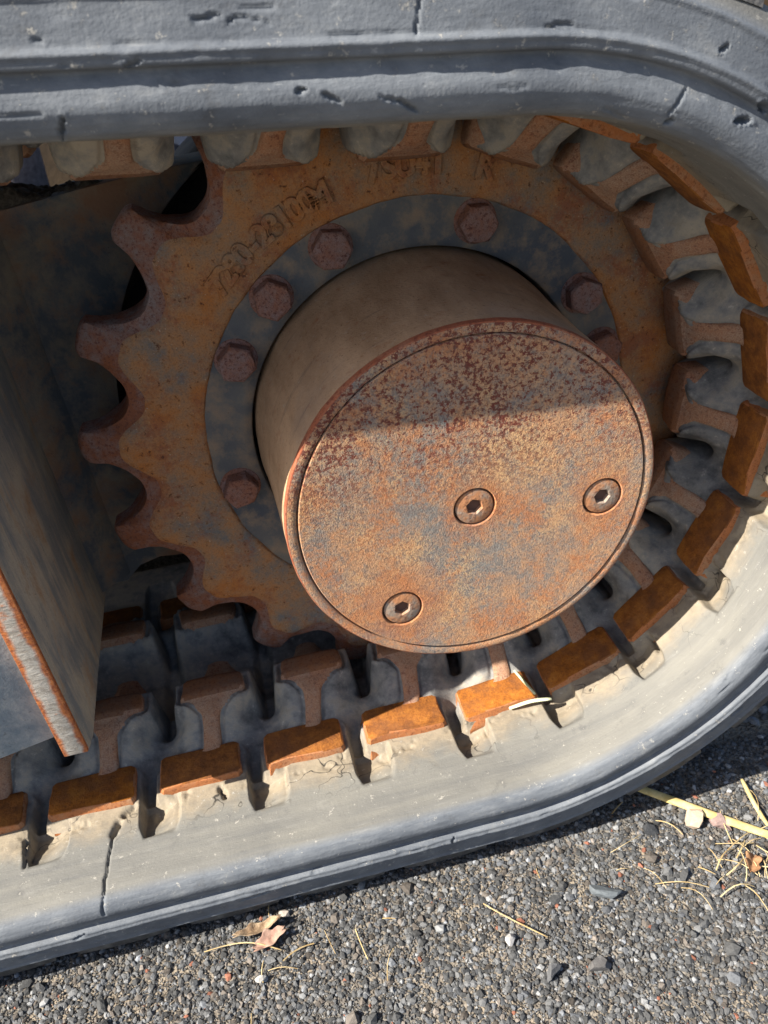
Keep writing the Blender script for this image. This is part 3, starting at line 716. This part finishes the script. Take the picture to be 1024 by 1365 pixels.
# side plate: plane x = -2.3, thickness .14, from the torch-cut front edge back to the rear plate
sp_ = prism('side_plate', [(-2.40, -1.0, 1.3), (-2.3, -1.0, -1.15), (-2.3, -.86, -1.19), (-2.3, -.35, -1.17), (-2.3, .59, -1.17), (-2.41, .59, 1.45), (-2.41, -.2, 1.48)], (-.14, 0, 0), MAT['frame_side'])
e = prism('cut_edge', [(-2.403, -1.002, 1.29), (-2.537, -1.002, 1.29), (-2.437, -1.002, -1.14), (-2.303, -1.002, -1.14)], (0, -.03, 0), MAT['cut_edge'], .008)
# front panel of the frame, left of the edge
fp = prism('front_panel', [(-2.436, -.985, -1.015), (-2.535, -.985, 1.2), (-7.2, -.985, 1.2), (-7.2, -.985, -1.35), (-3.6, -.985, -1.27)], (0, .12, 0), MAT['frame_front'])
# weld bead between panel and edge plate
bm = bmesh.new(); n = 90
for i in range(n):
    z = -1.0+2.1*i/(n-1); rr = .009+.003*math.sin(i*1.3)+random.uniform(-.003, .003)
    cs = [bm.verts.new((-2.44-.1*i/(n-1)+rr*math.cos(a)-FO[0], -.99+rr*math.sin(a)-FO[1], z-FO[2])) for a in [2*PI*j/6 for j in range(6)]]
    if i:
        for j in range(6): bm.faces.new((pv[j], pv[(j+1) % 6], cs[(j+1) % 6], cs[j]))
    pv = cs
from_bm('weld_bead', bm, MAT['weld'], fp, True)
# rear plate behind the sprocket
rp_pts = [(-2.45, .60, -1.17), (-2.45, .60, 1.44), (-2.16, .60, 1.455), (-1.7, .60, 1.51), (-1.3, .60, 1.55), (-1.02, .60, 1.565)]
rp_pts += [(1.86*math.cos(math.radians(a)), .60, 1.86*math.sin(math.radians(a))) for a in range(123, 213, 3)]
rp_pts += [(-1.72, .60, -1.04), (-1.88, .60, -1.02), (-2.03, .60, -1.06), (-2.15, .60, -1.17)]
rp = prism('rear_plate', rp_pts, (0, .36, 0), MAT['frame_rear'], .012)
V, F = lathe([(.98, 0.), (.98, 1.80), (.985, 1.86), (1.02, 1.88), (1.86, 1.88), (1.86, 0)], 96)
mh = link_mesh('housing_shade_disc', V-FO, F.tolist(), simple('shade_black_housing', (.015, .015, .017), (.05, .045, .04), 6, .001), frame)  # added dark disc closing a light leak; cavity shade put into its colour
# slanted gusset between side and rear plate
prism('gusset', [(-2.42, .595, 1.44), (-2.42, .42, 1.44), (-2.22, .595, 1.44)], (.11, 0, -2.55), MAT['frame_rear'], .01)
# back channel of the frame
prism('back_channel', [(-7.2, 1.0, .9), (-1.9, 1.0, .9), (-1.6, 1.0, -.6), (-2.2, 1.0, -1.1), (-7.2, 1.0, -1.1)], (0, .4, 0), MAT['frame_rear'], .02)
prism('top_deck', [(-7.2, -.87, .95), (-2.45, -.87, .95), (-2.45, 1.0, .95), (-7.2, 1.0, .95)], (0, 0, -.12), MAT['frame_rear'], .01)
prism('centre_frame_blocker', [(-7.2, 1.88, .55), (1.6, 1.88, .55), (1.9, 1.88, -1.75), (-7.2, 1.88, -1.75)], (0, 4.6, 0), MAT['frame_rear'], .04)  # unseen chassis block, added to keep out skylight from behind
# dirt heaped on the ledge of the rear plate
hx_ = np.linspace(-2.42, -1.35, 90); hy_ = np.linspace(.60, .96, 34); HX, HY = np.meshgrid(hx_, hy_, indexing='ij'); hp = np.stack([HX.ravel(), HY.ravel(), 0*HX.ravel()], -1)
edge_ = sstep(.60, .66, hp[:, 1])*(1-sstep(.90, .96, hp[:, 1]))
hp[:, 2] = np.interp(hp[:, 0], [-2.45, -2.16, -1.7, -1.3], [1.44, 1.455, 1.51, 1.55])-.03+edge_*(.035+.085*np.exp(-((hp[:, 0]+2.2)/.22)**2)+.03*fbm(hp, 9, 3)+.022*fbm(hp, 34, 3))*(1-sstep(-1.7, -1.4, hp[:, 0]))
o = link_mesh('packed_dirt', hp, grid_faces(90, 34).tolist(), MAT['soil'], None, True)
o['kind'] = 'stuff'; o['label'] = 'dark dirt heaped on the frame ledge under the upper track'
# bottom roller at the far left
roll = empty('track_roller', (-3.27, .18, -1.83))
tag(roll, 'rusty brown bottom roller under the frame at the left edge', 'roller')
for sgn in (-1, 1):
    V, F = lathe([(-.66, .0), (-.66, .30), (-.64, .41), (-.62, .43), (-.40, .44), (-.38, .42), (-.30, .30), (0, .28)], 64)
    V[:, 1] *= -sgn*-1 if sgn < 0 else -1
    V += np.array([0, 0, .43])
    link_mesh('roller_rim', V, F.tolist(), MAT['roller'], roll)
V, F = lathe([(-.95, 0), (-.95, .12), (.95, .12), (.95, 0)], 32); V += np.array([0, 0, .43]); link_mesh('axle', V, F.tolist(), MAT['roller'], roll)

# ---------------------------------------------------------------- what shows through the gap beyond the machine
bm = bmesh.new(); 
for i in range(9):
    z = GZ-.2+5.0*i/8
    rg = [bm.verts.new((-3.35+.42*math.cos(a)+.02*random.random(), 7.2+.42*math.sin(a), z)) for a in [2*PI*j/10 for j in range(10)]]
    if i:
        for j in range(10): bm.faces.new((pv[j], pv[(j+1) % 10], rg[(j+1) % 10], rg[j]))
    pv = rg
tag(from_bm('wooden_post', bm, MAT['wood'], None, True), 'weathered grey wooden post seen through the gap at the upper left', 'post')
V, F = lathe([(0, 0), (0, .9), (.1, .95), (1.3, 1.0), (1.4, .97), (2.6, 1.0), (3.9, .96), (4.0, .9), (4.0, 0)], 40)
V = np.stack([V[:, 0]-.35, V[:, 2]+8.0, V[:, 1]+GZ], -1)
tag(link_mesh('blue_drum', V, F.tolist(), MAT['blue'], None), 'dark blue plastic drum seen through the gap under the upper track', 'drum')

# earth bank closing the view beyond the machine
bx_ = np.linspace(-30, 30, 61); by_ = np.linspace(9.6, 22, 22); BX, BY = np.meshgrid(bx_, by_, indexing='ij')
bp = np.stack([BX.ravel(), BY.ravel(), 0*BX.ravel()], -1); bp[:, 2] = GZ-.3+5.2*sstep(9.6, 14, bp[:, 1])+.5*fbm(bp, .5, 4)
o = link_mesh('earth_bank', bp, grid_faces(61, 22).tolist(), MAT['bank']); o['kind'] = 'structure'

# ---------------------------------------------------------------- gravel
ico = bmesh.new(); bmesh.ops.create_icosphere(ico, subdivisions=1, radius=1); ico.verts.ensure_lookup_table()
IV = np.array([v.co[:] for v in ico.verts]); IF = np.array([[v.index for v in f_.verts] for f_ in ico.faces]); ico.free()
OV = np.array([(1, 0, 0), (-1, 0, 0), (0, 1, 0), (0, -1, 0), (0, 0, 1), (0, 0, -1)], float)
OF = np.array([(0, 2, 4), (2, 1, 4), (1, 3, 4), (3, 0, 4), (2, 0, 5), (1, 2, 5), (3, 1, 5), (0, 3, 5)])
def rand_rot(n):
    q = rng.normal(size=(n, 4)); q /= np.linalg.norm(q, axis=1)[:, None]; w_, x, y, z = q.T
    return np.stack([1-2*(y*y+z*z), 2*(x*y-z*w_), 2*(x*z+y*w_), 2*(x*y+z*w_), 1-2*(x*x+z*z), 2*(y*z-x*w_), 2*(x*z-y*w_), 2*(y*z+x*w_), 1-2*(x*x+y*y)], -1).reshape(n, 3, 3)
def stones(n, lo, hi, box, BV, BF, sink, jit):
    x = rng.uniform(box[0], box[1], n); y = rng.uniform(box[2], box[3], n)
    r_ = lo+(hi-lo)*rng.random(n)**2.2
    v = BV[None]*(1+jit*rng.normal(size=(n, len(BV), 1)))*(rng.uniform(.55, 1.15, (n, 1, 3)))*r_[:, None, None]
    v = np.einsum('nij,nkj->nki', rand_rot(n), v); v[:, :, 2] *= .8
    v += np.stack([x, y, ground_z(x, y)+r_*sink], -1)[:, None]
    fcs = BF[None]+(np.arange(n)*len(BV))[:, None, None]
    g = rng.random(n)
    val = np.interp(g, [0, .45, .8, .95, 1], [.05, .105, .165, .25, .38])
    col = np.stack([val*.94, val*.99, val*1.06], -1)
    warm = rng.random(n); k = warm < .13; col[k] *= np.array([1.14, .98, .84]); k = warm > .994; col[k] = np.array([.30, .13, .09])*rng.uniform(.6, 1.2, (k.sum(), 1)); k = (warm > .8) & (warm < .93); col[k] *= np.array([.94, .98, 1.05])
    return v.reshape(-1, 3), fcs.reshape(-1, 3), np.repeat(col, len(BV), 0)
sets = [stones(44000, .007, .026, (-3.8, 2.9, -3.3, -1.0), IV, IF, .12, .16),
        stones(56000, .004, .010, (-3.8, 2.9, -3.3, -1.0), OV, OF, .55, .22),
        stones(520, .022, .052, (-4.2, 3.4, -3.5, -1.2), IV, IF, .30, .16),
        stones(5000, .03, .06, (-4.2, 5.0, -.9, 2.5), IV, IF, .25, .16)]
vv, ff, cc, off = [], [], [], 0
for v, f_, c_ in sets: vv.append(v); ff.append(f_+off); cc.append(c_); off += len(v)
vv = np.concatenate(vv); ff = np.concatenate(ff); cc = np.concatenate(cc)
gv = link_mesh('gravel', vv, ff.tolist(), MAT['gravel'], None, False)
ca = gv.data.color_attributes.new('Col', 'FLOAT_COLOR', 'POINT'); ca.data.foreach_set('color', np.c_[cc, np.ones(len(cc))].astype(np.float32).ravel())
gv['kind'] = 'stuff'; gv['label'] = 'dark grey gravel and grit in front of the track'

# ---------------------------------------------------------------- single stones, straw and leaves
def stone(x, y, r_, sq, col, label, rz=0., tilt=0.):
    bm = bmesh.new(); bmesh.ops.create_icosphere(bm, subdivisions=2, radius=1)
    sd = rng.uniform(0, 50); planes = [(Vector(rng.normal(size=3)).normalized(), rng.uniform(.35, .7)) for _ in range(11)]
    for v in bm.verts:
        q = fbm(np.array([[*v.co]])+sd, 1.1, 3)[0]; v.co *= 1+.2*q
        for pn_, pd_ in planes:
            dd = v.co.dot(pn_)-pd_
            if dd > 0: v.co -= pn_*dd
        v.co = Vector((v.co.x*sq[0], v.co.y*sq[1], max(-.6, min(.75, v.co.z))*sq[2]))*r_
    zz = float(ground_z(np.array([x]), np.array([y]))[0])
    o = from_bm('stone', bm, simple('stone_'+label.split()[0], tuple(c_*.8 for c_ in col), tuple(c_*1.2 for c_ in col), 25, .0006), None, False)
    o.location = Vector((x, y, zz+r_*sq[2]*.35+.02))*U; o.rotation_euler = (tilt, .1, rz)
    tag(o, label, 'stone')
stone(1.28, -1.52, .085, (1.1, 1, .8), (.42, .34, .27), 'tan angular stone beside the yellow straw near the shadow edge', .4)
stone(1.42, -1.60, .095, (.7, 1.2, .7), (.26, .19, .18), 'pinkish brown flat stone right of the tan stone', .2)
stone(-1.64, -1.80, .042, (1, 1, .8), (.48, .47, .45), 'small white pebble below the dry leaf litter')
stone(.48, -1.85, .11, (1.3, .55, .5), (.12, .14, .16), 'slate grey oblong stone chip on the gravel under the straw', -.5)
stone(.0, -2.22, .075, (1.1, .7, .8), (.10, .105, .115), 'dark grey flat stone chip near the bottom edge', .5)
stone(.25, -2.26, .08, (1.15, .7, .8), (.12, .12, .125), 'grey wedge shaped stone near the bottom edge right of another chip', -.4)
stone(-.16, -1.98, .045, (1, .9, .8), (.34, .34, .35), 'pale speckled stone in the middle of the gravel', .2)
def strip(name, pts, wid, mat, thick=.006, lift=0.):
    """a flattened reed along a polyline"""
    bm = bmesh.new(); pv = None; pts = [Vector(p_) for p_ in pts]
    for i, p_ in enumerate(pts):
        d = (pts[min(i+1, len(pts)-1)]-pts[max(i-1, 0)]).normalized(); sd = d.cross(Vector((0, 0, 1)))
        sd = sd.normalized() if sd.length > .01 else Vector((1, 0, 0)); up = sd.cross(d)
        w_ = wid*(1-.25*abs(2*i/(len(pts)-1)-1)**3)
        cs = [bm.verts.new(p_+sd*w_*a+up*thick*b_) for a, b_ in ((-1, 0), (-.6, .8), (0, 1.), (.6, .8), (1, 0), (.5, -.7), (-.5, -.7))]
        if pv:
            for j in range(7): bm.faces.new((pv[j], pv[(j+1) % 7], cs[(j+1) % 7], cs[j]))
        else: bm.faces.new(cs)
        pv = cs
    bm.faces.new(pv[::-1])
    return from_bm(name, bm, mat, None, True)
def gz(x, y): return float(ground_z(np.array([x]), np.array([y]))[0])
def lay(p0, p1, n, lift, wob=.0):
    out = []
    for i in range(n):
        t = i/(n-1); x = p0[0]+(p1[0]-p0[0])*t; y = p0[1]+(p1[1]-p0[1])*t
        out.append((x+wob*math.sin(3.1*t+p0[0]*9), y+wob*math.cos(2.6*t+p1[0]*5), gz(x, y)+lift))
    return out
tag(strip('straw', lay((.92, -1.13), (1.75, -1.88), 12, .055), .034, MAT['straw'], .016), 'thick yellow straw lying on the gravel beside the track', 'straw')
tag(strip('straw', lay((1.72, -1.35), (1.68, -1.72), 8, .05, .01), .016, MAT['straw'], .01), 'short yellow straw standing out at the right edge', 'straw')
tag(strip('straw', lay((-.22, -1.75), (.02, -2.0), 10, .035, .03), .0045, MAT['grass'], .004), 'thin pale straw lying in the middle of the gravel', 'straw')
tag(strip('straw', lay((-2.0, -1.58), (-1.45, -1.66), 14, .04, .06), .004, MAT['grass'], .004), 'thin curved grass stalk under the dry leaf litter', 'straw')
# straw caught on the track between pads
tag(strip('straw', [bend(.33+.24*t, -.84-.05*t, .05+.02*math.sin(3*t)).tolist() for t in np.linspace(-.2, 1.1, 9)], .016, MAT['pale_straw'], .008), 'pale broken straw caught on the track beside the orange pad', 'straw')
tag(strip('straw', [bend(.44+.06*t, -.52-.30*t, .05+.02*t).tolist() for t in np.linspace(0, 1, 7)], .011, MAT['pale_straw'], .007), 'thin pale straw stuck upright in the gap between pads', 'straw')
def crumple(name, cx, cy, L, Wd, hz, mat, rz, seed):
    n, m_ = 26, 12; V = []
    for i in range(n):
        for j in range(m_):
            a = (i/(n-1)-.5)*2; b_ = (j/(m_-1)-.5)*2
            x = a*L*(1+.12*math.sin(5*b_)); y = b_*Wd*(1-.65*a*a)*(1+.2*math.sin(7*a+seed))
            V.append((x, y, 0))
    V = np.array(V); V[:, 2] = hz*(.6+fbm(V+seed, 7, 4)*1.4)+hz*.6*np.abs(V[:, 1])/Wd; V[:, 2] = np.maximum(V[:, 2], .004)
    F = grid_faces(n, m_).tolist()
    o = link_mesh(name, V, F, mat, None, True); o.location = Vector((cx, cy, gz(cx, cy)+.03))*U; o.rotation_euler = (0, 0, rz)
    md = o.modifiers.new('solid', 'SOLIDIFY'); md.thickness = .0004
    return o
tag(crumple('dry_leaf', -1.62, -1.50, .14, .035, .05, MAT['leaf'], .15, 3), 'crumpled tan dry leaf lying against the foot of the track', 'leaf')
tag(crumple('dry_leaf', -1.56, -1.58, .10, .045, .05, simple('pink_leaf', (.26, .15, .12), (.42, .30, .24), 12, .001), .3, 8), 'small pinkish dry leaf in front of the larger tan leaf', 'leaf')
tag(crumple('dry_leaf', 1.43, -1.93, .07, .045, .06, simple('brown_leaf', (.20, .10, .05), (.40, .24, .13), 12, .001), .9, 5), 'curled brown dry leaf among dead grass at the right edge', 'leaf')
# dead grass: fine blades nobody could count
bm = bmesh.new()
def blade(x, y, L, a, lift, curl):
    pv = None; n = 6; w0 = random.uniform(.0016, .0042)
    for i in range(n):
        t = i/(n-1); px = x+L*t*math.cos(a+curl*t); py = y+L*t*math.sin(a+curl*t); pz = gz(px, py)+.03+lift*math.sin(PI*t)
        sx, sy = -math.sin(a+curl*t)*w0, math.cos(a+curl*t)*w0
        c_ = [bm.verts.new((px+sx, py+sy, pz)), bm.verts.new((px, py, pz+w0)), bm.verts.new((px-sx, py-sy, pz))]
        if pv:
            for j in range(3): bm.faces.new((pv[j], pv[(j+1) % 3], c_[(j+1) % 3], c_[j]))
        pv = c_
for i in range(46): blade(random.gauss(1.45, .22), random.gauss(-1.88, .17), random.uniform(.10, .34), random.uniform(0, 6.3), random.uniform(.01, .06), random.uniform(-.4, .4))
for i in range(5): blade(random.gauss(.75, .22), random.gauss(-1.75, .2), random.uniform(.08, .28), random.uniform(0, 6.3), random.uniform(.0, .04), random.uniform(-.35, .35))
for i in range(8): blade(random.gauss(-1.4, .28), random.gauss(-1.75, .14), random.uniform(.06, .22), random.uniform(0, 6.3), random.uniform(.0, .03), random.uniform(-.35, .35))
for i in range(5): blade(random.uniform(-3, 2), random.uniform(-2.6, -1.5), random.uniform(.05, .16), random.uniform(0, 6.3), random.uniform(.0, .03), random.uniform(-1, 1))
o = from_bm('dead_grass', bm, MAT['grass'], None, False); o['kind'] = 'stuff'; o['label'] = 'fine dry yellow grass blades scattered on the gravel'
